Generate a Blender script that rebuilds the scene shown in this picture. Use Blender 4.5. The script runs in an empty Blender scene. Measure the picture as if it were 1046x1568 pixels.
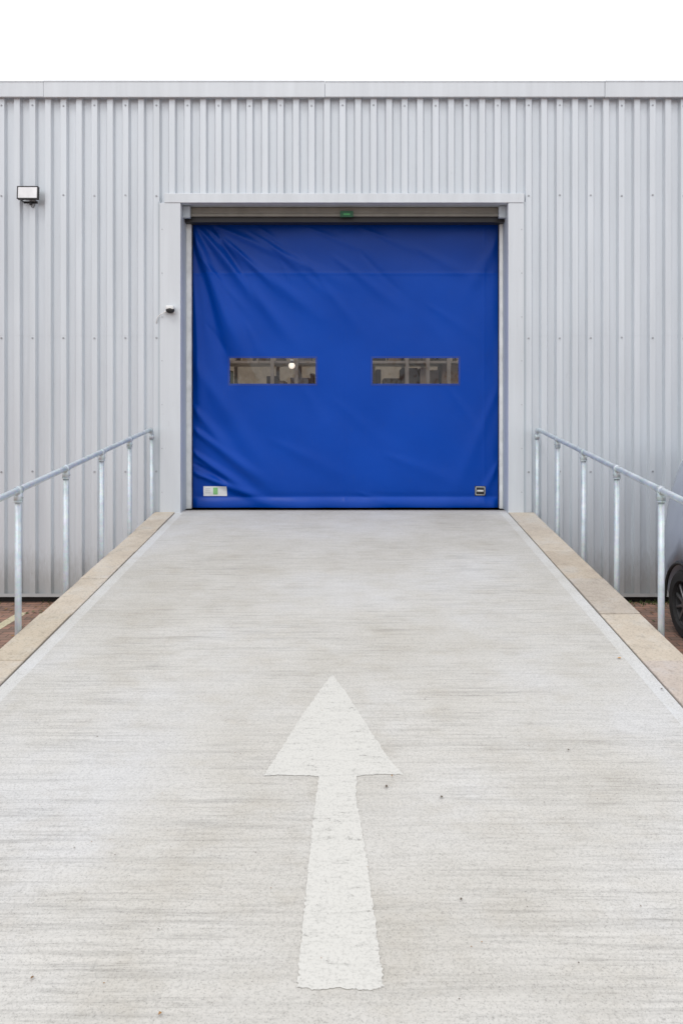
import bpy, bmesh, math, random
from mathutils import Vector, Matrix
random.seed(7)
scene=bpy.context.scene
F=1210.0; VX=538.0; VY=640.0; ZC=2.33; D=10.0
def WX(x,Y=D): return (x-VX)*Y/F
def WZ(y,Y=D): return ZC+(VY-y)*Y/F

# ---------------- materials ----------------
def newmat(name):
    m=bpy.data.materials.new(name); m.use_nodes=True
    nt=m.node_tree; b=nt.nodes['Principled BSDF']
    return m,nt,b
def L(nt,a,b): nt.links.new(a,b)
def coords(nt,scale=(1,1,1)):
    tc=nt.nodes.new('ShaderNodeTexCoord'); mp=nt.nodes.new('ShaderNodeMapping')
    mp.inputs['Scale'].default_value=scale
    L(nt,tc.outputs['Object'],mp.inputs['Vector']); return mp.outputs['Vector']
def noise(nt,vec,scale,detail=4,rough=.55):
    n=nt.nodes.new('ShaderNodeTexNoise'); n.inputs['Scale'].default_value=scale
    n.inputs['Detail'].default_value=detail; n.inputs['Roughness'].default_value=rough
    L(nt,vec,n.inputs['Vector']); return n.outputs['Fac']
def ramp(nt,fac,stops):
    r=nt.nodes.new('ShaderNodeValToRGB'); e=r.color_ramp.elements
    while len(e)<len(stops): e.new(.5)
    for i,(p,c) in enumerate(stops):
        e[i].position=p; e[i].color=(c[0],c[1],c[2],1) if not isinstance(c,(int,float)) else (c,c,c,1)
    L(nt,fac,r.inputs['Fac']); return r.outputs['Color']
def mix(nt,a,b,fac,mode='MIX'):
    m=nt.nodes.new('ShaderNodeMix'); m.data_type='RGBA'; m.blend_type=mode
    for v,i in ((a,6),(b,7)):
        if isinstance(v,tuple): m.inputs[i].default_value=(v[0],v[1],v[2],1)
        else: L(nt,v,m.inputs[i])
    if isinstance(fac,(int,float)): m.inputs[0].default_value=fac
    else: L(nt,fac,m.inputs[0])
    return m.outputs[2]
def bump(nt,b,h,strength=.3,dist=.01):
    n=nt.nodes.new('ShaderNodeBump'); n.inputs['Strength'].default_value=strength
    n.inputs['Distance'].default_value=dist
    L(nt,h,n.inputs['Height']); L(nt,n.outputs['Normal'],b.inputs['Normal'])
def simple(name,col,rough=.5,metal=0,var=.12,scale=6,bmp=0,vs=(1,1,1)):
    m,nt,b=newmat(name); v=coords(nt,vs); f=noise(nt,v,scale,2)
    lo=tuple(c*(1-var) for c in col); hi=tuple(min(1,c*(1+var)) for c in col)
    L(nt,ramp(nt,f,[(.3,lo),(.7,hi)]),b.inputs['Base Color'])
    b.inputs['Roughness'].default_value=rough; b.inputs['Metallic'].default_value=metal
    if bmp: bump(nt,b,noise(nt,v,scale*15),bmp,.003)
    return m

# cladding
def clad_mat(name,col,metal=.25,rough=.42):
    m,nt,b=newmat(name)
    f=noise(nt,coords(nt,(1,1,.06)),9,3)
    f2=noise(nt,coords(nt,(1,1,1)),.5,2)
    c=ramp(nt,f,[(.3,tuple(x*.94 for x in col)),(.7,tuple(x*1.03 for x in col))])
    c=mix(nt,c,ramp(nt,f2,[(.3,.94),(.7,1.0)]),1.0,'MULTIPLY')
    f3=noise(nt,coords(nt,(1,1,.25)),30,3,.7)
    c=mix(nt,c,ramp(nt,f3,[(.64,1.0),(.8,.84)]),.6,'MULTIPLY')
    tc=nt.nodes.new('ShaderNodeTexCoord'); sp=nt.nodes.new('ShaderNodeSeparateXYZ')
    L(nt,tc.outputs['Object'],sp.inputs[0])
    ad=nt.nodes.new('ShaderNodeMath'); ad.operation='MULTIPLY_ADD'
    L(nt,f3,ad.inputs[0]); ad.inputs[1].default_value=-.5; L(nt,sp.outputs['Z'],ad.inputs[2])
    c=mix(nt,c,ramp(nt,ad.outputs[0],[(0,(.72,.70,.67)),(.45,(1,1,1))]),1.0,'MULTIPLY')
    L(nt,c,b.inputs['Base Color']); b.inputs['Metallic'].default_value=metal
    b.inputs['Roughness'].default_value=rough
    bump(nt,b,noise(nt,coords(nt,(1,1,.4)),3,1),.10,.02)
    return m
M_clad=clad_mat('cladding_silver',(.66,.705,.75),.3,.38)
M_trim=clad_mat('trim_silver',(.66,.70,.74),.2)
M_jamb=clad_mat('jamb_grey',(.52,.575,.62),.1,.6)
M_black=simple('black_plastic',(.02,.02,.022),.5)
M_dark=simple('dark_void',(.03,.028,.026),.9)
M_joint=simple('joint_sealant',(.13,.125,.12),.9)
M_rubber=simple('rubber',(.025,.025,.026),.8)
M_alu=simple('aluminium',(.78,.79,.79),.45,.1)
M_beige=simple('housing_beige',(.22,.21,.18),.5)
M_white=simple('white_plastic',(.78,.79,.79),.4)
M_green=simple('green',(.06,.35,.11),.5)
M_dgreen=simple('dark_green',(.01,.10,.04),.4)
M_screw=simple('screw_grey',(.42,.44,.47),.4,.4)

m,nt,b=newmat('galvanised'); M_galv=m
v=coords(nt); vo=nt.nodes.new('ShaderNodeTexVoronoi'); vo.inputs['Scale'].default_value=45; L(nt,v,vo.inputs['Vector'])
c=ramp(nt,noise(nt,v,8,3),[(.3,(.42,.48,.52)),(.7,(.58,.64,.68))])
c=mix(nt,c,vo.outputs['Color'],.06); L(nt,c,b.inputs['Base Color'])
b.inputs['Metallic'].default_value=.4; b.inputs['Roughness'].default_value=.45

def vinyl(name,c0,c1,rough=.36,spec=.22):
    m,nt,b=newmat(name)
    v=coords(nt); c=ramp(nt,noise(nt,v,1.2,2),[(.3,c0),(.7,c1)])
    c=mix(nt,c,(.03,.07,.22),ramp(nt,noise(nt,coords(nt,(1,1,.5)),14,4,.75),[(.60,0.0),(.78,.15)]))
    L(nt,c,b.inputs['Base Color']); b.inputs['Roughness'].default_value=rough
    b.inputs['Specular IOR Level'].default_value=spec
    n=noise(nt,v,5,3,.5)
    bump(nt,b,n,.18,.02); return m
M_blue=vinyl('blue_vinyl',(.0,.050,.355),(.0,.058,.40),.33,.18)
M_blue_shade=vinyl('blue_vinyl_top_shade',(.0,.044,.31),(.001,.050,.345),.35,.22)  # same curtain, darker blue: recess shade put into the top band's colour
M_blue2=simple('blue_seam',(.0,.040,.29),.4)

m,nt,b=newmat('clear_pvc'); M_pane=m
nt.nodes.remove(b); out=nt.nodes['Material Output']
tr=nt.nodes.new('ShaderNodeBsdfTransparent'); tr.inputs[0].default_value=(.90,.84,.77,1)
gl=nt.nodes.new('ShaderNodeBsdfGlossy'); gl.inputs['Roughness'].default_value=.04
bp=nt.nodes.new('ShaderNodeBump'); bp.inputs['Strength'].default_value=.5; bp.inputs['Distance'].default_value=.03
L(nt,noise(nt,coords(nt,(3,1,1)),4,2),bp.inputs['Height']); L(nt,bp.outputs[0],gl.inputs['Normal'])
ms=nt.nodes.new('ShaderNodeMixShader'); ms.inputs[0].default_value=.06
L(nt,tr.outputs[0],ms.inputs[1]); L(nt,gl.outputs[0],ms.inputs[2]); L(nt,ms.outputs[0],out.inputs[0])

def concrete(name,base,groove=True):
    m,nt,b=newmat(name)
    v=coords(nt)
    big=noise(nt,v,.7,4,.6)
    c=ramp(nt,big,[(.32,(base[0]*.90,base[1]*.885,base[2]*.855)),(.50,base),(.68,(base[0]*1.05,base[1]*1.07,base[2]*1.12))])
    st=noise(nt,coords(nt,(1,1.2,1)),3.2,4,.7)
    c=mix(nt,c,ramp(nt,st,[(.32,(.93,.915,.89)),(.50,(1,1,1)),(.68,(1.03,1.03,1.03))]),.8,'MULTIPLY')
    sm=noise(nt,v,80,3,.8)
    c=mix(nt,c,ramp(nt,sm,[(.36,.76),(.50,1.0),(.64,1.06)]),.7,'MULTIPLY')
    sp=noise(nt,v,150,1,.5)
    c=mix(nt,c,ramp(nt,sp,[(.30,.55),(.40,1.0)]),.55,'MULTIPLY')
    h=sm
    if groove:
        wv=noise(nt,v,1.1,1)
        g2=noise(nt,coords(nt,(3.2,62,1)),1.0,3,.72)
        g=noise(nt,coords(nt,(1.2,34,1)),1.0,2,.6)
        gg=mix(nt,ramp(nt,g,[(.34,.88),(.46,1.0),(.62,1.03)]),ramp(nt,g2,[(.34,.80),(.47,1.0),(.62,1.05)]),1.0,'MULTIPLY')
        c=mix(nt,c,gg,ramp(nt,wv,[(.36,.35),(.60,.90)]),'MULTIPLY')
        h=mix(nt,mix(nt,g,g2,.65),sm,.4)
    L(nt,c,b.inputs['Base Color']); b.inputs['Roughness'].default_value=.9
    b.inputs['Specular IOR Level'].default_value=.2
    bump(nt,b,h,.42,.006)
    return m
M_conc=concrete('brushed_concrete',(.48,.467,.443))
M_margin=concrete('trowelled_margin',(.53,.525,.51),False)
M_side=concrete('cast_concrete',(.38,.36,.33),False)

m,nt,b=newmat('tan_kerb'); M_kerb=m
v=coords(nt); oi=nt.nodes.new('ShaderNodeAttribute'); oi.attribute_name='tint'
c=ramp(nt,noise(nt,v,3,5,.7),[(.28,(.43,.37,.305)),(.5,(.50,.435,.355)),(.72,(.52,.485,.435))])
c=mix(nt,c,ramp(nt,noise(nt,v,60,4,.7),[(.33,.62),(.48,1.0)]),.8,'MULTIPLY')
c=mix(nt,c,ramp(nt,noise(nt,v,9,4,.75),[(.33,.78),(.48,1.0)]),.7,'MULTIPLY')
c=mix(nt,c,oi.outputs['Color'],1.0,'MULTIPLY')
L(nt,c,b.inputs['Base Color']); b.inputs['Roughness'].default_value=.85
bump(nt,b,noise(nt,v,50,3,.7),.5,.006)

def worn(name,col,cut,sc=(3,14,1)):
    m,nt,b=newmat(name)
    v=coords(nt)
    c=ramp(nt,noise(nt,v,80,3,.8),[(.36,tuple(x*.82 for x in col)),(.50,col)])
    g=noise(nt,coords(nt,sc),2.6,4,.7)
    c=mix(nt,c,ramp(nt,g,[(.36,.90),(.5,1.0)]),.8,'MULTIPLY')
    L(nt,c,b.inputs['Base Color']); b.inputs['Roughness'].default_value=.85
    b.inputs['Specular IOR Level'].default_value=.2
    bump(nt,b,g,.3,.005)
    g3=noise(nt,v,36,5,.85)
    a=mix(nt,g,g3,.6)
    L(nt,ramp(nt,a,[(cut-.05,0.2),(cut+.02,.92)]),b.inputs['Alpha'])
    return m
M_paint=worn('worn_white_paint',(.585,.575,.545),.405)
M_line=worn('worn_line_paint',(.60,.54,.38),.44,(1,1,1))

m,nt,b=newmat('block_paving'); M_ground=m
br=nt.nodes.new('ShaderNodeTexBrick'); L(nt,coords(nt),br.inputs['Vector'])
br.inputs['Scale'].default_value=1; br.inputs['Brick Width'].default_value=.21; br.inputs['Row Height'].default_value=.105
br.inputs['Mortar Size'].default_value=.005
br.inputs['Color1'].default_value=(.32,.175,.125,1); br.inputs['Color2'].default_value=(.20,.13,.10,1); br.inputs['Mortar'].default_value=(.06,.052,.04,1)
v=coords(nt)
c=mix(nt,br.outputs['Color'],ramp(nt,noise(nt,v,2.2,5,.7),[(.3,.65),(.7,1.25)]),1.0,'MULTIPLY')
c=mix(nt,c,(.075,.085,.03),ramp(nt,noise(nt,v,5,5,.75),[(.60,0.0),(.70,.6)]))
L(nt,c,b.inputs['Base Color']); b.inputs['Roughness'].default_value=.85
bump(nt,b,mix(nt,br.outputs['Fac'],noise(nt,v,70,3),.6),-.5,.006)

# ---------------- mesh helpers ----------------
def link(o,parent=None):
    scene.collection.objects.link(o)
    if parent: o.parent=parent
    return o
def empty(name,loc=(0,0,0)):
    e=bpy.data.objects.new(name,None); e.empty_display_size=.3; scene.collection.objects.link(e); return e
def mesh(name,vs,fs,mat,parent=None,smooth=False):
    me=bpy.data.meshes.new(name); me.from_pydata([tuple(v) for v in vs],[],fs); me.update()
    me.materials.append(mat)
    if smooth:
        for p in me.polygons: p.use_smooth=True
    o=bpy.data.objects.new(name,me); return link(o,parent)
class B:
    def __init__(s): s.bm=bmesh.new(); s.mats=[]
    def mi(s,m):
        if m not in s.mats: s.mats.append(m)
        return s.mats.index(m)
    def box(s,x0,x1,y0,y1,z0,z1,m,bev=0,M=None):
        r=bmesh.ops.create_cube(s.bm,size=1)
        vs=r['verts']
        for v in vs:
            v.co=Vector(((x0+x1)/2+v.co.x*(x1-x0),(y0+y1)/2+v.co.y*(y1-y0),(z0+z1)/2+v.co.z*(z1-z0)))
        fs=set(f for v in vs for f in v.link_faces)
        for f in fs: f.material_index=s.mi(m)
        if bev:
            es=list(set(e for v in vs for e in v.link_edges))
            r2=bmesh.ops.bevel(s.bm,geom=es,offset=bev,segments=2,profile=.5,affect='EDGES')
            vs=list(set(r2['verts'])|set(v for v in vs if v.is_valid))
            for f in r2['faces']: f.material_index=s.mi(m)
        if M is not None: bmesh.ops.transform(s.bm,matrix=M,verts=[v for v in vs if v.is_valid])
    def tube(s,p0,p1,r,m,seg=20,r2=None,caps=True):
        p0=Vector(p0);p1=Vector(p1);d=p1-p0
        rr=bmesh.ops.create_cone(s.bm,cap_ends=caps,segments=seg,radius1=r,radius2=r if r2 is None else r2,depth=d.length)
        q=d.to_track_quat('Z','Y').to_matrix().to_4x4()
        bmesh.ops.transform(s.bm,matrix=Matrix.Translation((p0+p1)/2)@q,verts=rr['verts'])
        for f in set(f for v in rr['verts'] for f in v.link_faces):
            f.material_index=s.mi(m); f.smooth=len(f.verts)==4
    def path(s,pts,r,m,seg=14):
        pts=[Vector(p) for p in pts]; rings=[]
        for i,p in enumerate(pts):
            t=(pts[min(i+1,len(pts)-1)]-pts[max(i-1,0)]).normalized()
            q=t.to_track_quat('Z','Y')
            rings.append([s.bm.verts.new(p+q@Vector((r*math.cos(a),r*math.sin(a),0))) for a in [2*math.pi*k/seg for k in range(seg)]])
        for a,b_ in zip(rings,rings[1:]):
            for k in range(seg):
                f=s.bm.faces.new((a[k],a[(k+1)%seg],b_[(k+1)%seg],b_[k])); f.smooth=True; f.material_index=s.mi(m)
    def poly(s,vs,m,smooth=False):
        f=s.bm.faces.new([s.bm.verts.new(v) for v in vs]); f.material_index=s.mi(m); f.smooth=smooth
    def obj(s,name,parent=None):
        me=bpy.data.meshes.new(name); bmesh.ops.recalc_face_normals(s.bm,faces=s.bm.faces[:])
        s.bm.to_mesh(me); s.bm.free()
        for m in s.mats: me.materials.append(m)
        return link(bpy.data.objects.new(name,me),parent)

# ---------------- building ----------------
bld=empty('warehouse_building')
XL,XR=-22.0,22.0
ZT=WZ(150); ZB=WZ(911)
OX0,OX1,OZ1=WX(279),WX(776),WZ(313)
SILL=1.148
P=.195; crown=.072; web=.020; valley=P-crown-2*web; dep=.050
YV=D+.0; YC=D-dep
def prof(x0,x1):
    ph=WX(41)-valley/2
    k=math.floor((x0-ph)/P)-1
    x=ph+k*P
    raw=[]
    while x<x1+P:
        raw+= [(x,YV),(x+valley,YV),(x+valley+web,YC),(x+valley+web+crown,YC)]
        x+=P
    def yat(t):
        for a,b_ in zip(raw,raw[1:]):
            if a[0]<=t<=b_[0]: return a[1]+(b_[1]-a[1])*(t-a[0])/(b_[0]-a[0])
    return [(x0,yat(x0))]+[p for p in raw if x0<p[0]<x1]+[(x1,yat(x1))]
def sheet(name,x0,x1,z0,z1,dy=0):
    pr=prof(x0,x1); vs=[];fs=[]
    for (x,y) in pr: vs+=[(x,y+dy,z0),(x,y+dy,z1)]
    for i in range(len(pr)-1): fs.append((2*i,2*i+2,2*i+3,2*i+1))
    return mesh(name,vs,fs,M_clad,bld)
JX0=WX(249); JX1=WX(803)
ZL=WZ(512)
for nm,a,c_ in (('left',XL,OX0-.01),('right',OX1+.01,XR)):
    sheet('cladding_lower_'+nm,a,c_,ZB,ZL+.05,.0015)
    sheet('cladding_upper_'+nm,a,c_,ZL-.02,ZT,0)
sheet('cladding_over_door',OX0-.01,OX1+.01,OZ1+.01,ZT)
b=B()
ph=WX(41)-valley/2
k=0; x=ph+valley+web+crown/2
x-=P*int((x-XL)/P)
rows=[WZ(301),WZ(518),WZ(722),WZ(164)]
while x<XR:
    if k%2==0:
        for z in rows:
            if JX0-.03<x<JX1+.03 and z<WZ(298): continue
            zz=z+random.uniform(-.006,.006)
            b.tube((x,YC+.004,zz),(x,YC-.004,zz),.013,M_screw,10)
            b.tube((x,YC-.004,zz),(x,YC-.011,zz),.007,M_screw,6)
    k+=1; x+=P
b.obj('cladding_screws',bld)
b=B()
cz0,cz1=WZ(153),WZ(129)
segs=[XL-.05,WX(-780),WX(-354),WX(72),WX(498),WX(922),WX(1347),WX(1770),XR+.05]
for i in range(len(segs)-1):
    o=.004*(i%2)
    b.box(segs[i]+.002,segs[i+1]-.002,YC-.055-o,D+.5,cz1-.012,cz1+o*.5,M_trim)
    b.box(segs[i]+.002,segs[i+1]-.002,YC-.050-o,YC-.047-o+.04,cz0-o,cz1-.0125,M_trim,.003)
b.obj('roof_coping',bld)
b=B()
for (a,c_) in ((XL,OX0-.012),(OX1+.012,XR)):
    b.box(a,c_,D-.052,D+.02,ZB-.004,ZB-.001,M_trim)
    b.box(a,c_,D-.058,D-.0545,ZB-.012,ZB+.030,M_trim)
    b.box(a,c_,D+.03,D+.2,-.05,ZB-.006,M_dark)
b.obj('base_flashing_and_plinth',bld)
b=B()
yo=YC-.03
JL0=WX(247.5); JL1=OX0; JR0=OX1; JR1=WX(800)
ZH0=OZ1; ZH1=WZ(299)
b.box(JL0,JL1,yo,D+.03,.05,ZH0-.002,M_trim,.003)
b.box(JR0,JR1,yo,D+.03,.05,ZH0-.002,M_trim,.003)
b.box(JL0+.058,JR1+.002,yo-.006,D+.03,ZH0,ZH1,M_trim,.003)
b.box(JL0-.028,JL0-.001,YC-.006,D+.02,.09,ZH0+.02,M_jamb)
b.box(JR1+.001,JR1+.03,YC-.006,D+.02,.09,ZH0+.02,M_jamb)
for z in [SILL+.25+i*.55 for i in range(7)]:
    for xx in (JL0+.03,JR1-.03): b.tube((xx,yo+.001,z),(xx,yo-.004,z),.007,M_screw,8)
b.obj('door_surround_flashing',bld)
b=B()
YD=10.40
b.box(OX0-.08,OX0+.0,D+.031,YD+.25,SILL-.1,OZ1,M_jamb)
b.box(OX1-.0,OX1+.08,D+.031,YD+.25,SILL-.1,OZ1,M_jamb)
b.box(OX0-.08,OX1+.08,D+.031,YD+.25,OZ1+.003,OZ1+.1,M_jamb)
b.obj('door_reveal',bld)
b=B()
ZR=ZT-.12; YB=34
b.box(XL-.02,XL+.1,D+.01,YB,0,ZT,M_clad); b.box(XR-.1,XR+.02,D+.01,YB,0,ZT,M_clad)
b.box(XL+.11,XR-.11,YB-.2,YB,0,ZT,M_clad)
for (x0,x1,y0,y1) in ((XL+.1,-6,D+.05,YB-.2),(6,XR-.1,D+.05,YB-.2),(-5.99,5.99,D+.05,10.9),(-5.99,5.99,17.0,YB-.2)):  # roof left open over the rack, added to let daylight into the room
    b.box(x0,x1,y0,y1,ZR,ZR+.1,M_jamb)
b.obj('shell_walls_and_roof',bld)
b=B()
b.box(-8,8,D+.02,20,SILL-.15,SILL,M_side)
M_int=simple('interior_wall',(.50,.45,.38),.8)
b.box(-8.1,-8,D+.1,20,0,ZR,M_int); b.box(8,8.1,D+.1,20,0,ZR,M_int); b.box(-8,8,20,20.1,0,ZR,M_int)
b.box(-7.9,OX0-.1,D+.06,D+.16,SILL+.01,ZR-.01,M_int); b.box(OX1+.1,7.9,D+.06,D+.16,SILL+.01,ZR-.01,M_int)
b.box(OX0-.1,OX1+.1,D+.36,D+.7,OZ1+.11,ZR-.01,M_int)
b.obj('interior_room',bld)
rk=empty('storage_rack')
M_or=simple('rack_upright',(.42,.38,.33),.5); M_bx=[simple('carton_%d'%i,c,.8) for i,c in enumerate([(.28,.20,.14),(.40,.32,.25),(.13,.11,.10),(.55,.52,.48),(.05,.045,.045),(.08,.07,.06)])]
M_bg=simple('crate_green',(.09,.22,.05),.6)
b=B()
for yy in (13.2,14.2):
    for xx in (-3.4,-2.1,-1.35,-.95,-.5,.9,1.25,1.6,2.5,3.6): b.box(xx,xx+.06,yy,yy+.07,SILL,4.6,M_or)
for zz in (2.1,2.78,3.25,3.75): b.box(-3.4,3.7,13.28,14.2,zz,zz+.04,M_or)
b.obj('frame',rk)
b=B()
for zz in (1.15,2.145,2.825,3.295,3.795):
    x=-3.3
    while x<3.4:
        w=random.uniform(.07,.34); h=random.uniform(.14,.42)
        if random.random()<.88: b.box(x,x+w-.015,13.35+random.random()*.3,14.1,zz,zz+h,M_bg if (x<-1.75 and zz<3 and zz>2.5) else random.choice(M_bx),.008)
        x+=w+random.choice([0,.02,.08])
b.obj('cartons',rk)
M_em,nt,bb=newmat('lamp_lit'); bb.inputs['Base Color'].default_value=(.8,.78,.72,1)
bb.inputs['Emission Color'].default_value=(1,.93,.85,1)
lw=nt.nodes.new('ShaderNodeLayerWeight'); lw.inputs['Blend'].default_value=.35
rr_=nt.nodes.new('ShaderNodeMapRange'); rr_.inputs['To Min'].default_value=1.3; rr_.inputs['To Max'].default_value=.15
L(nt,lw.outputs['Facing'],rr_.inputs['Value']); L(nt,rr_.outputs[0],bb.inputs['Emission Strength'])
b=B(); lx,lz=WX(447,12.4),WZ(560,12.4)
r=bmesh.ops.create_uvsphere(b.bm,u_segments=20,v_segments=12,radius=.052)
for v in r['verts']: v.co+=Vector((lx,12.4,lz))
for f in b.bm.faces: f.material_index=b.mi(M_em); f.smooth=True
b.tube((lx,12.4,lz+.04),(lx,12.4,lz+.10),.035,M_screw,16,.02); b.tube((lx,12.4,lz+.10),(lx,12.4,ZR),.005,M_screw,8)
b.obj('pendant_lamp')

# ---------------- door curtain ----------------
door=empty('roller_door'); door.parent=bld
def lin(a,b_,n): return [a+(b_-a)*i/n for i in range(n)]
xs=lin(293,352,40)+lin(352,484,80)+lin(484,570,50)+lin(570,702,70)+lin(702,765,40)+[765]
ys=lin(338,418,56)+lin(418,548,84)+lin(548,588,24)+lin(588,761,110)+lin(761,776.8,12)+[776.8]
folds=[
 (296,352,372,548,13,.085),(300,380,345,560,8,-.045),(306,350,430,500,9,.052),(320,352,470,470,8,.026),
 (330,352,400,470,6,-.030),(345,352,520,430,8,.020),(300,560,420,740,16,.026),(294,655,400,735,8,.042),
 (293,690,375,748,6,.045),(293,722,400,764,6,.042),(294,708,345,735,4,-.024),(293,620,350,690,8,.034),(470,400,545,500,7,.010),
 (420,380,500,450,6,.013),(520,400,610,470,8,.012),(560,395,640,480,7,-.009),(640,380,730,430,9,.009),
 (430,680,540,735,12,.009),(600,700,700,740,11,.008),(760,600,700,745,10,.013),(765,360,715,450,10,.018),
 (352,592,352,640,11,.009),(470,600,500,660,12,.007),(296,430,310,640,7,.030),(380,500,400,545,7,.012),(765,705,735,765,6,.020),
 (299,360,318,470,5,.024),(360,380,420,440,4,.015),(390,360,470,410,5,.012),(312,400,372,470,4,.012),
 (430,400,445,430,4,.006),(400,350,440,380,4,.008),(560,352,640,385,5,.007),(660,470,735,520,8,.005),(600,440,680,520,9,.006),
 (480,352,560,385,5,.007),(690,600,755,690,9,.006),(520,620,600,690,11,.005),(320,500,352,545,5,-.012),(550,755,600,770,5,.006)]
def disp(x,y):
    d=0
    for (x0,y0,x1,y1,w,a) in folds:
        dx,dy=x1-x0,y1-y0; l2=dx*dx+dy*dy
        t=((x-x0)*dx+(y-y0)*dy)/l2
        if t<-.25 or t>1.3: continue
        px,py=x0+t*dx,y0+t*dy
        q=math.hypot(x-px,y-py)/(w*(.5+.8*max(0,min(1,t))))
        if q>3: continue
        tt=max(0,min(1,(t+.25)/.4))*max(0,min(1,(1.3-t)/.6))
        tt=tt*tt*(3-2*tt)
        d+=.88*a*tt*math.exp(-q*q)
    d+=.008*math.sin(x*.021+.6)*math.sin(y*.013)+.004*math.sin(x*.05+y*.03)+.003*math.sin(x*.03-y*.06+2)
    d+=.004*math.exp(-((y-419)/2.2)**2)
    d+=.0025*math.exp(-((x-528)/1.8)**2)+.003*math.exp(-((x-741)/2.0)**2)
    if y>761:
        t=(y-761)/15.8; d+=.036*math.sin(min(1,t*1.15)*math.pi*.5)+.006*math.sin(x*.06)*t+.01*math.exp(-((x-470)/20)**2)*t
    d+=.010*math.exp(-((y-760)/5)**2)*-.6
    e=min(1,(x-293)/10,(765-x)/10)
    return d*max(.15,e)
vs=[]
for y in ys:
    for x in xs:
        vs.append((WX(x,YD),YD-disp(x,y),WZ(y,YD)))
nx=len(xs); fc=[];fp1=[];fp2=[]
for j in range(len(ys)-1):
    for i in range(nx-1):
        f=(j*nx+i,(j+1)*nx+i,(j+1)*nx+i+1,j*nx+i+1)
        yc=(ys[j]+ys[j+1])/2; xc=(xs[i]+xs[i+1])/2
        if 548<yc<588 and 352<xc<484: fp1.append(f)
        elif 548<yc<588 and 570<xc<702: fp2.append(f)
        else: fc.append(f)
def sub(name,fs,mat):
    o=mesh(name,vs,fs,mat,door,True)
    bm=bmesh.new(); bm.from_mesh(o.data); bmesh.ops.delete(bm,geom=[v for v in bm.verts if not v.link_faces],context='VERTS'); bm.to_mesh(o.data); bm.free(); return o
sub('vision_panel_a',fp1,M_pane); sub('vision_panel_b',fp2,M_pane)
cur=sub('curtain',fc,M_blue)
cur.data.materials.append(M_blue_shade)
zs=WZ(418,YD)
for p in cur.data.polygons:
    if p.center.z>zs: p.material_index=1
def strip_px(name,pts,w,mat,off=.003):
    V=[];Fs=[]
    for (x0,y0,x1,y1) in pts:
        n=24; dx,dy=x1-x0,y1-y0; l=math.hypot(dx,dy); nx_,ny_=-dy/l*w/2,dx/l*w/2
        base=len(V)
        for i in range(n+1):
            x=x0+dx*i/n; y=y0+dy*i/n
            for s in (-1,1):
                xx,yy=x+nx_*s,y+ny_*s
                V.append((WX(xx,YD),YD-disp(xx,yy)-off,WZ(yy,YD)))
        for i in range(n): Fs.append((base+2*i,base+2*i+1,base+2*i+3,base+2*i+2))
    return mesh(name,V,Fs,mat,door,True)
for (x0,x1) in ((352,484),(570,702)):
    strip_px('panel_weld',[(x0-2,547,x1+2,547),(x0-2,589,x1+2,589)],3,M_blue2)
    strip_px('panel_weld_side',[(x0-1,548.6,x0-1,587.4),(x1+1,548.6,x1+1,587.4)],3,M_blue2,.0035)
def plate(name,x0,y0,x1,y1,mat,off):
    n=int(max(4,(x1-x0)/2)); k=int(max(2,(y1-y0)/2)); V=[];Fs=[]
    for j in range(k+1):
        for i in range(n+1):
            x=x0+(x1-x0)*i/n; y=y0+(y1-y0)*j/k
            V.append((WX(x,YD),YD-disp(x,y)-off,WZ(y,YD)))
    for j in range(k):
        for i in range(n):
            a=j*(n+1)+i; Fs.append((a,a+n+1,a+n+2,a+1))
    return mesh(name,V,Fs,mat,door,True)
plate('safety_label',312,744.5,348,759.5,M_white,.006)
M_pg=simple('label_green',(.25,.55,.22),.5)
plate('safety_label_green',327,746.5,334,757,M_pg,.010)
M_lt=simple('label_text',(.55,.57,.57),.5)
for k in range(3): plate('label_text_line',315,748+k*3,323,748.9+k*3,M_lt,.010)
plate('maker_plate',726.5,744,743,759,M_black,.006)
M_plate=simple('plate_grey',(.6,.6,.6),.5)
strip_px('plate_border',[(728,745.5,741.5,745.5),(728,757.5,741.5,757.5)],.9,M_plate,.011)
strip_px('plate_border_side',[(728,746.2,728,756.8),(741.5,746.2,741.5,756.8)],.9,M_plate,.011)
plate('plate_text',730,750,739.5,752.5,M_plate,.011)
b=B()
gx0,gx1=WX(294.5,10.33),WX(763.5,10.33)
b.box(OX0+.001,gx0,10.27,10.33,SILL+.002,OZ1-.1,M_alu,.004)
b.box(gx1,OX1-.001,10.27,10.33,SILL+.002,OZ1-.1,M_alu,.004)
b.box(gx0-.012,gx0+.004,10.331,10.37,SILL+.002,OZ1-.1,M_rubber)
b.box(gx1-.004,gx1+.012,10.331,10.37,SILL+.002,OZ1-.1,M_rubber)
b.box(OX0+.001,gx0-.013,10.332,10.5,SILL+.002,OZ1-.1,M_dark); b.box(gx1+.013,OX1-.001,10.332,10.5,SILL+.002,OZ1-.1,M_dark)
b.obj('side_guides',door)
b=B()
hz0=WZ(333,10.13)
b.box(OX0+.002,OX1-.002,10.13,10.36,hz0+.05,OZ1-.002,M_beige,.004)
b.box(OX0+.03,OX1-.03,10.118,10.16,hz0+.012,hz0+.048,M_beige,.004)
b.box(OX0+.001,OX1-.001,10.162,10.312,WZ(344.5,10.31),hz0+.049,M_black)
b.box(OX0+.001,OX0+.09,10.06,10.115,hz0-.02,OZ1-.004,M_jamb,.005)
b.box(OX1-.09,OX1-.001,10.06,10.115,hz0-.02,OZ1-.004,M_jamb,.005)
b.obj('roller_housing',door)
b=B(); b.box(WX(521,10.09),WX(541,10.09),10.09,10.117,WZ(332,10.09),WZ(323,10.09),M_dgreen,.003)
b.box(WX(526,10.08),WX(536,10.08),10.0865,10.0895,WZ(329,10.08),WZ(326.5,10.08),M_green)
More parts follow.
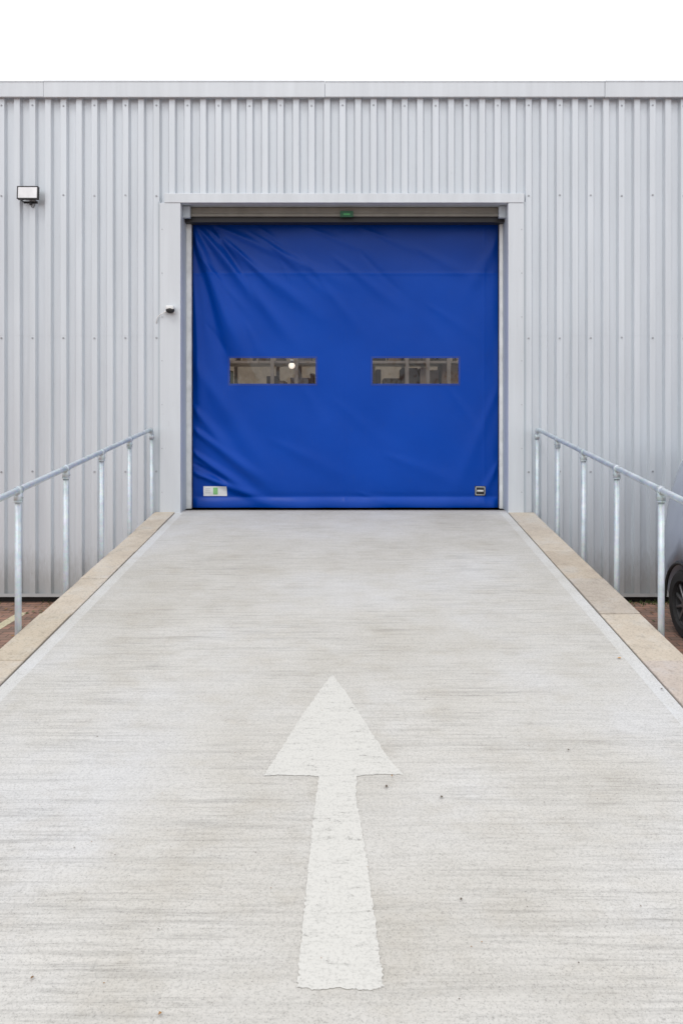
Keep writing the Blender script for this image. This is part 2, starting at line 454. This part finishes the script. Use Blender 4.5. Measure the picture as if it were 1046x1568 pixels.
b.obj('exit_sign',door)  # small box for the green exit sign at the header

# ---------------- ramp ----------------
rp=empty('concrete_ramp')
S=.1008
def zr(Y): return SILL-S*(10-Y) if Y<10 else SILL
XA,XB=WX(270.5),WX(776)
KL,KR=WX(240),WX(815)
Y0=-1.39; mg=.10
def slab(name,x0,x1,y0,y1,mat,top=0.0,th=.12,n=60):
    V=[];Fs=[]
    for i in range(n+1):
        Y=y0+(y1-y0)*i/n; z=zr(Y)+top
        V+=[(x0,Y,z),(x1,Y,z),(x1,Y,z-th),(x0,Y,z-th)]
    for i in range(n):
        a=4*i
        for k in range(4): Fs.append((a+k,a+(k+1)%4,a+4+(k+1)%4,a+4+k))
    Fs+=[(0,3,2,1),(4*n,4*n+1,4*n+2,4*n+3)]
    o=mesh(name,V,Fs,mat,rp)
    bm=bmesh.new(); bm.from_mesh(o.data); bmesh.ops.recalc_face_normals(bm,faces=bm.faces[:]); bm.to_mesh(o.data); bm.free()
    return o
slab('deck',XA+mg,XB-mg,Y0,9.99,M_conc)
slab('margin_left',XA+.006,XA+mg,Y0,9.99,M_margin,-.0015)
slab('margin_right',XB-mg,XB-.006,Y0,9.99,M_margin,-.0015)
slab('threshold',OX0+.001,OX1-.001,9.992,10.9,M_margin,0,.1,6)
V=[(KL+.02,Y0+1.25,-.05),(KR-.02,Y0+1.25,-.05),(KR-.02,9.94,-.05),(KL+.02,9.94,-.05),
   (KL+.02,Y0+1.25,zr(Y0+1.25)-.125),(KR-.02,Y0+1.25,zr(Y0+1.25)-.125),(KR-.02,9.94,zr(9.94)-.125),(KL+.02,9.94,zr(9.94)-.125)]
mesh('body',V,[(0,1,2,3),(4,7,6,5),(0,4,5,1),(1,5,6,2),(2,6,7,3),(3,7,4,0)],M_side,rp)
slab('joint_filler',XA-.004,XA+.005,Y0,9.98,M_joint,-.006,.1)
slab('joint_filler_r',XB-.005,XB+.004,Y0,9.98,M_joint,-.006,.1)
def kerbs(name,x0,x1):
    bm=bmesh.new(); cl=bm.loops.layers.color.new('tint')
    Y=9.93
    while Y>Y0+.3:
        ln=.915; ya=Y-ln+.0025; yb=Y-.0025
        jx=random.uniform(-.003,.003); jz=random.uniform(-.003,.004)+.006
        r=bmesh.ops.create_cube(bm,size=1); vv=r['verts']
        for v in vv:
            yy=yb if v.co.y>0 else ya
            xx=(x1 if v.co.x>0 else x0)+jx
            zz=zr(yy)+jz-(0 if v.co.z>0 else .22)
            v.co=Vector((xx,yy,zz))
        es=list(set(e for v in vv for e in v.link_edges))
        t=random.uniform(.93,1.07); g_=random.uniform(.99,1.02); tb=(t,t*g_,t*g_*random.uniform(.98,1.05),1)
        r2=bmesh.ops.bevel(bm,geom=es,offset=.006,segments=2,profile=.5,affect='EDGES')
        fs=set(f for v in list(vv)+list(r2['verts']) if v.is_valid for f in v.link_faces)
        for f in fs:
            for l in f.loops: l[cl]=tb
        Y-=ln
    me=bpy.data.meshes.new(name); bmesh.ops.recalc_face_normals(bm,faces=bm.faces[:]); bm.to_mesh(me); bm.free(); me.materials.append(M_kerb)
    link(bpy.data.objects.new(name,me),rp)
kerbs('kerb_left',KL,XA-.004); kerbs('kerb_right',XB+.004,KR)
def GY(y): return 2650/(y-518)
def GP(x,y,off=.003):
    Y=GY(y); return Vector(((x-VX)*Y/F,Y,zr(Y)+off))
outline=[(509,1033),(530,1062),(551,1093),(572,1127),(596,1163),(617,1187),(590,1186),(566,1187),(546,1189),(546,1225),(553,1262),(561,1310),(570,1380),(578,1440),(588,1512),(560,1517),(520,1514),(486,1516),(455,1512),(461,1440),(467,1380),(474,1310),(480,1250),(489,1189),(460,1188),(432,1187),(404,1189),(428,1152),(452,1113),(474,1080)]
pts=[]
for i,p in enumerate(outline):
    q=outline[(i+1)%len(outline)]
    n=max(2,int(math.hypot(q[0]-p[0],q[1]-p[1])/3))
    for k in range(n):
        t=k/n; a=GP(p[0]+(q[0]-p[0])*t,p[1]+(q[1]-p[1])*t)
        a.x+=random.gauss(0,.0026); a.y+=random.gauss(0,.0028); a.z=zr(a.y)+.003
        pts.append(a)
bm=bmesh.new(); f=bm.faces.new([bm.verts.new(p) for p in pts]); bmesh.ops.triangulate(bm,faces=[f])
bmesh.ops.recalc_face_normals(bm,faces=bm.faces[:])
for f in bm.faces:
    if f.normal.z<0: f.normal_flip()
me=bpy.data.meshes.new('painted_arrow'); bm.to_mesh(me); bm.free(); me.materials.append(M_paint)
link(bpy.data.objects.new('painted_arrow',me))

# ---------------- handrails ----------------
def rail(X,side):
    b=B(); R=.0242; H=1.05
    ysp=[9.88-i*.99 for i in range(9)]
    top=lambda Y:zr(Y)+H
    Ye=ysp[-1]
    n=8; pts=[]
    pts.append((X,ysp[0],top(ysp[0])-.10))
    for k in range(n+1):
        a=math.pi/2*k/n; rr=.055
        pts.append((X,ysp[0]-rr+rr*math.cos(a),top(ysp[0])-rr+rr*math.sin(a)))
    pts.append((X,Ye,top(Ye)))
    b.path(pts,R,M_galv,18)
    b.tube((X,Ye+.03,top(Ye)+.003),(X,Ye-.03,top(Ye)-.003),.031,M_galv)
    b.tube((X,ysp[0]-.075,top(ysp[0])-.008),(X,ysp[0]-.13,top(ysp[0])-.0135),.031,M_galv)
    for i,Y in enumerate(ysp):
        zt=top(Y)
        b.tube((X,Y,.0),(X,Y,zt-(.06 if i==0 else 0)),R,M_galv,18)
        b.tube((X,Y,.0),(X,Y,.012),.06,M_galv,18)
        if i==0:
            b.tube((X,Y,zt-.12),(X,Y,zt-.06),.031,M_galv)
        else:
            b.tube((X,Y+.036,zt+.0036),(X,Y-.036,zt-.0036),.032,M_galv)
            b.tube((X,Y,zt-.085),(X,Y,zt-.01),.031,M_galv)
            b.tube((X,Y,zt-.088),(X,Y,zt-.080),.034,M_galv)
            b.tube((X-side*.03,Y,zt-.055),(X-side*.038,Y,zt-.055),.006,M_screw,8)
    return b.obj('handrail')
rail(-2.492,-1); rail(2.318,1)

# ---------------- floodlight ----------------
b=B()
fx,fz=WX(50.5),WZ(300)
M_glass=simple('lamp_glass',(.80,.82,.84),.25)
T=Matrix.Translation((fx,YC-.10,fz))@Matrix.Rotation(math.radians(-4),4,'X')
w,h=.132,.082
b.box(-w,w,.0,.045,-h,h,M_black,.008,T)
b.box(-w,w,-.008,-.001,h-.013,h,M_black,.002,T); b.box(-w,w,-.008,-.001,-h,-h+.013,M_black,.002,T)
b.box(-w,-w+.013,-.008,-.001,-h+.014,h-.014,M_black,.002,T); b.box(w-.013,w,-.008,-.001,-h+.014,h-.014,M_black,.002,T)
b.box(-w+.014,w-.014,-.005,-.002,-h+.014,h-.014,M_glass,0,T)
for k in range(8): b.box(-.1+k*.027,-.095+k*.027,.046,.07,-h*.8,h*.8,M_black,0,T)
for s in (-1,1):
    b.box(fx+s*.085-.004,fx+s*.085+.004,YC-.075,YC-.004,fz-.100,fz-.088,M_black)
b.box(fx-.09,fx+.09,YC-.006,YC-.0005,fz-.112,fz-.084,M_black,.002)
b.tube((fx+.01,YC-.03,fz-.135),(fx+.01,YC-.03,fz-.095),.016,M_black,14)
b.path([(fx+.01,YC-.03,fz-.13),(fx+.02,YC-.028,fz-.16),(fx+.035,YC-.012,fz-.165),(fx+.05,YC-.004,fz-.13),(fx+.05,YC+.0,fz-.10)],.004,M_black,8)
b.obj('floodlight')
# ---------------- security camera ----------------
b=B()
cx,cz=WX(264.5),WZ(475)
b.box(cx-.05,cx+.05,yo-.012,yo-.0005,cz-.05,cz+.03,M_white,.004)
b.box(cx-.045,cx+.055,yo-.10,yo-.0125,cz-.01,cz+.034,M_white,.010)
r=bmesh.ops.create_uvsphere(b.bm,u_segments=20,v_segments=12,radius=.046)
for v in r['verts']: v.co=Vector((cx+.005+v.co.x*1.2,yo-.06+v.co.y,cz-.018+v.co.z*.9))
for f in set(f for v in r['verts'] for f in v.link_faces): f.material_index=b.mi(M_black); f.smooth=True
b.tube((cx-.052,yo-.03,cz-.03),(cx-.075,yo-.03,cz-.045),.014,M_white,12)
b.path([(cx-.05,yo-.02,cz-.02),(cx-.09,yo-.03,cz-.05),(cx-.13,yo-.03,cz-.07),(cx-.165,yo+.0,cz-.10),(cx-.19,YC-.008,cz-.16),(cx-.19,YC+.01,cz-.18)],.006,M_alu,8)
b.obj('security_camera')

# ---------------- ground ----------------
mesh('ground',[(-400,-400,0),(400,-400,0),(400,400,0),(-400,400,0)],[(0,1,2,3)],M_ground)
mesh('parking_line',[(-3.98,4.4,.004),(-3.86,4.4,.004),(-3.86,9.45,.004),(-3.98,9.45,.004)],[(0,1,2,3)],M_line)
M_weed=simple('weed_green',(.07,.10,.03),.8,0,.5,40); M_leaf=simple('dead_leaf',(.24,.13,.05),.8,0,.5,30)
b=B()
for i in range(2600):
    s=random.choice((-1,1)); x=s*random.uniform(2.6,9); y=9.98-abs(random.gauss(0,.10))
    if (math.sin(x*2.3)+math.sin(x*5.1+1))*.5<-.25+random.random()*.6: continue
    hgt=random.uniform(.01,.055); a=random.uniform(0,6.28); w=random.uniform(.004,.010)
    dx,dy=math.cos(a)*w,math.sin(a)*w; lx,ly=random.gauss(0,.02),random.gauss(0,.02)
    b.poly([(x-dx,y-dy,.002),(x+dx,y+dy,.002),(x+lx,y+ly,hgt)],M_weed)
b.obj('weeds')
b=B()
for i in range(420):
    s=random.choice((-1,1)); x=s*random.uniform(2.6,6.5); y=9.9-abs(random.gauss(0,.5)); z=.006+random.random()*.01
    a=random.uniform(0,6.28); r_=random.uniform(.012,.032)
    b.poly([(x+math.cos(a+k*1.257)*r_*random.uniform(.5,1),y+math.sin(a+k*1.257)*r_*.7,z+random.random()*.008) for k in range(5)],random.choice((M_leaf,M_leaf,M_weed)))
M_deb=simple('debris_dark',(.10,.08,.06),.9); M_or2=simple('orange_leaf',(.5,.25,.05),.8)
for (px,py,sz,mm) in ((592,1206,.012,M_deb),(676,1222,.012,M_deb),(1012,1056,.014,M_deb),(948,1009,.016,M_or2),(600,1190,.007,M_leaf),(246,1555,.010,M_leaf),(50,1500,.008,M_leaf),(706,1380,.006,M_deb),(150,1130,.008,M_deb),(870,1150,.007,M_deb)):
    p=GP(px,py,.004)
    a=random.uniform(0,6.28)
    b.poly([(p.x+math.cos(a+k*1.257)*sz*random.uniform(.4,.9),p.y+math.sin(a+k*1.257)*sz*random.uniform(.4,1.6),p.z+.003+random.random()*.004) for k in range(5)],mm)
for i in range(420):
    Y=random.uniform(2.2,9.8); x=random.uniform(-2.1,1.9); sz=random.uniform(.001,.0035)
    b.poly([(x+math.cos(k*1.257)*sz*random.uniform(.5,1.4),Y+math.sin(k*1.257)*sz*random.uniform(.5,1.4),zr(Y)+.004) for k in range(5)],random.choice((M_deb,M_leaf)))
b.obj('fallen_leaves')

# ---------------- parked van ----------------
van=empty('parked_van')
m,nt,bb=newmat('van_paint'); M_van=m
L(nt,ramp(nt,noise(nt,coords(nt),3,2),[(.3,(.33,.37,.46)),(.7,(.36,.40,.49))]),bb.inputs['Base Color'])
bb.inputs['Metallic'].default_value=.2; bb.inputs['Roughness'].default_value=.3; bb.inputs['Coat Weight'].default_value=.6
M_wg=simple('van_glass',(.02,.025,.03),.08); M_tyre=simple('tyre',(.022,.022,.023),.85); M_rim=simple('rim',(.22,.22,.23),.35,.7)
M_red=simple('tail_red',(.35,.01,.01),.2)
xc=4.40; half=.93; yr=9.0
secs=[(0,1.30,.90),(.04,1.60,.94),(.10,1.84,.965),(.22,1.98,.98),(.6,2.03,1),(1.4,2.04,1),(2.4,2.02,1),(2.9,1.92,1),(3.35,1.55,1),(3.62,1.22,1),(4.2,1.08,.97),(4.55,.92,.90),(4.7,.72,.80)]
def ring(t,rz,hs):
    hw=half*hs; out=[]
    zb=.30 if t>.1 and t<4.6 else .36
    belt=min(1.12,rz-.05)
    tum=.80 if rz>1.3 else .9
    prof_=[(hw*.93,zb),(hw*.985,zb+.14),(hw,.72 if rz>.8 else .6),(hw*.985,belt-.05),(hw*.97,belt)]
    if rz>belt+.02:
        z1=belt+(rz-belt)*.85; kk=hw*(.97-(.97-tum)*min(1,(rz-belt)/.8))
        prof_+=[((hw*.97+kk)/2+.01,belt+(rz-belt)*.5),(kk,z1),(kk*.86,rz-.02*(rz-belt)),(kk*.45,rz),(0,rz+.01)]
    for x_,z_ in prof_: out.append((x_,z_))
    return out
V=[];Fs=[]
for (t,rz,hs) in secs:
    pr=ring(t,rz,hs); full=[(-x_,z_) for x_,z_ in pr]+[(x_,z_) for x_,z_ in reversed(pr[:-1])]
    nr=len(full)
    for x_,z_ in full: V.append((xc+x_,yr-t,z_))
for i in range(len(secs)-1):
    for k in range(nr-1):
        a=i*nr+k; Fs.append((a,a+1,a+nr+1,a+nr))
    Fs.append((i*nr+nr-1,i*nr,(i+1)*nr,(i+1)*nr+nr-1))
Fs.append(tuple(range(nr))); Fs.append(tuple(reversed(range((len(secs)-1)*nr,len(secs)*nr))))
body=mesh('body',V,Fs,M_van,van,True)
bm=bmesh.new(); bm.from_mesh(body.data); bmesh.ops.recalc_face_normals(bm,faces=bm.faces[:]); bm.to_mesh(body.data); bm.free()
wy=[yr-.66,yr-3.75]
cut=B()
for y in wy: cut.tube((xc-half-.2,y,.36),(xc-half+.28,y,.36),.42,M_black,40); cut.tube((xc+half-.28,y,.36),(xc+half+.2,y,.36),.42,M_black,40)
co=cut.obj('arch_cut'); bo=body.modifiers.new('arch','BOOLEAN'); bo.object=co; bo.operation='DIFFERENCE'; bo.solver='EXACT'
dg=bpy.context.evaluated_depsgraph_get(); me2=bpy.data.meshes.new_from_object(body.evaluated_get(dg)); body.modifiers.clear(); body.data=me2
bpy.data.objects.remove(co)
b=B()
for sx in (-1,1):
    for y in wy:
        xo=xc+sx*(half-.01); xi=xc+sx*(half-.23)
        seg=40; pf=[(xi,.24),(xi,.335),(xi+sx*.02,.358),(xo-sx*.02,.358),(xo,.335),(xo,.25),(xo-sx*.03,.235)]
        rings=[]
        for k in range(seg):
            a=2*math.pi*k/seg; rings.append([b.bm.verts.new((px_,y+rr*math.cos(a),.358+rr*math.sin(a))) for px_,rr in pf])
        for k in range(seg):
            for j in range(len(pf)-1):
                f=b.bm.faces.new((rings[k][j],rings[k][j+1],rings[(k+1)%seg][j+1],rings[(k+1)%seg][j])); f.material_index=b.mi(M_tyre)
        b.tube((xo-sx*.10,y,.358),(xo-sx*.12,y,.358),.235,M_black,30)
        b.tube((xo-sx*.035,y,.358),(xo-sx*.10,y,.358),.238,M_rim,36,caps=False)
        b.tube((xo-sx*.02,y,.358),(xo-sx*.09,y,.358),.05,M_rim,16)
        for k in range(10):
            T=Matrix.Translation((xo-sx*.045,y,.358))@Matrix.Rotation(k*math.pi/5,4,'X')
            b.box(-.015,.015,-.014,.014,.03,.232,M_rim,.004,T)
        pr_=[(xc+sx*(half*.985+.004),y+.43*math.cos(a),.36+.43*math.sin(a)) for a in [math.radians(-8+i*196/24) for i in range(25)]]
        b.path(pr_,.018,M_black,8)
b.obj('wheels',van)
b=B()
def hwat(z,hs=1):
    belt=1.12; hw=half*hs; rz=2.03
    k=hw*.80; f=(z-belt)/(rz-belt)
    if f<.5: return hw*.97+((hw*.97+k)/2+.01-hw*.97)*f/.5
    return (hw*.97+k)/2+.01+(k-(hw*.97+k)/2-.01)*(f-.5)/.35
for sx in (-1,1):
    for (t0,t1,t0t,t1t) in ((.70,1.25,.78,1.25),(1.33,2.25,1.33,2.25),(2.33,3.25,2.33,2.85)):
        z0,z1=1.17,1.74
        zm=(z0+z1)/2
        for (za,zb_) in ((z0,zm),(zm,z1)):
            fa=(za-z0)/(z1-z0); fb=(zb_-z0)/(z1-z0)
            ta0,ta1=t0+(t0t-t0)*fa,t1+(t1t-t1)*fa; tb0,tb1=t0+(t0t-t0)*fb,t1+(t1t-t1)*fb
            b.poly([(xc+sx*(hwat(za)+.012),yr-ta0,za),(xc+sx*(hwat(za)+.012),yr-ta1,za),(xc+sx*(hwat(zb_)+.012),yr-tb1,zb_),(xc+sx*(hwat(zb_)+.012),yr-tb0,zb_)],M_wg)
b.poly([(xc-.62,yr+.012,1.2),(xc+.62,yr+.012,1.2),(xc+.58,yr-.06,1.74),(xc-.58,yr-.06,1.74)],M_wg)
b.poly([(xc-.68,yr-3.60,1.29),(xc+.68,yr-3.60,1.29),(xc+.6,yr-2.96,1.90),(xc-.6,yr-2.96,1.90)],M_wg)
b.obj('windows',van)
b=B()
b.box(xc-.82,xc+.82,yr-.10,yr+.07,.36,.62,M_van,.03)
b.box(xc-.78,xc+.78,yr-4.76,yr-4.6,.30,.52,M_black,.03)
for sx in (-1,1):
    b.box(xc+sx*.76-.05,xc+sx*.76+.05,yr-.03,yr+.02,.75,1.12,M_red,.015)
    b.box(xc+sx*.62-.12,xc+sx*.62+.12,yr-4.70,yr-4.52,.68,.80,M_white,.03)
    b.box(xc+sx*1.02-.09,xc+sx*1.02+.09,yr-3.15,yr-3.05,1.12,1.28,M_van,.03)
    b.box(xc+sx*(half+.004)-.006,xc+sx*(half+.004)+.006,yr-3.3,yr-1.2,.48,.56,M_black,.004)
b.box(xc-.26,xc+.26,yr+.071,yr+.078,.42,.53,M_white)
b.obj('bumpers_and_lamps',van)

# ---------------- light ----------------
w=bpy.data.worlds.new('World'); scene.world=w; w.use_nodes=True; nt=w.node_tree
bg=nt.nodes['Background']
sk=nt.nodes.new('ShaderNodeTexSky'); sk.sky_type='NISHITA'; sk.sun_disc=False
el,az=math.radians(52),math.radians(205)
sk.sun_elevation=el; sk.sun_rotation=az
hs=nt.nodes.new('ShaderNodeHueSaturation'); hs.inputs['Saturation'].default_value=.25
L(nt,sk.outputs[0],hs.inputs['Color'])
tc=nt.nodes.new('ShaderNodeTexCoord')
f=noise(nt,tc.outputs['Generated'],1.6,4,.5)
cl=ramp(nt,f,[(.3,.93),(.7,1.0)])
sp=nt.nodes.new('ShaderNodeSeparateXYZ'); L(nt,tc.outputs['Generated'],sp.inputs[0])
zg=nt.nodes.new('ShaderNodeMapRange')
L(nt,sp.outputs['Z'],zg.inputs['Value'])
grad=mix(nt,(8.0,8.05,8.35),(16.5,16.6,16.8),zg.outputs[0])
cl=mix(nt,cl,grad,1.0,'MULTIPLY')
L(nt,mix(nt,hs.outputs[0],cl,.9),bg.inputs['Color']); bg.inputs['Strength'].default_value=.12
sd=bpy.data.lights.new('sun','SUN'); sd.energy=.7; sd.angle=math.radians(18); sd.color=(1,.97,.93)
so=bpy.data.objects.new('sun',sd); link(so)
dirv=Vector((math.sin(az)*math.cos(el),math.cos(az)*math.cos(el),math.sin(el)))
so.rotation_euler=dirv.to_track_quat('Z','Y').to_euler(); so.location=dirv*30
# ---------------- camera ----------------
cd=bpy.data.cameras.new('camera'); cam=bpy.data.objects.new('camera',cd); link(cam); scene.camera=cam
cam.location=(0,0,ZC); cam.rotation_euler=(math.radians(90),0,0)
cd.sensor_fit='VERTICAL'; cd.sensor_height=36; cd.lens=F/1568*36
cd.shift_x=-(VX-523)/1568; cd.shift_y=-(784-VY)/1568
cd.clip_start=.05; cd.clip_end=2000
scene.view_settings.view_transform='Standard'; scene.view_settings.look='None'; scene.view_settings.exposure=0
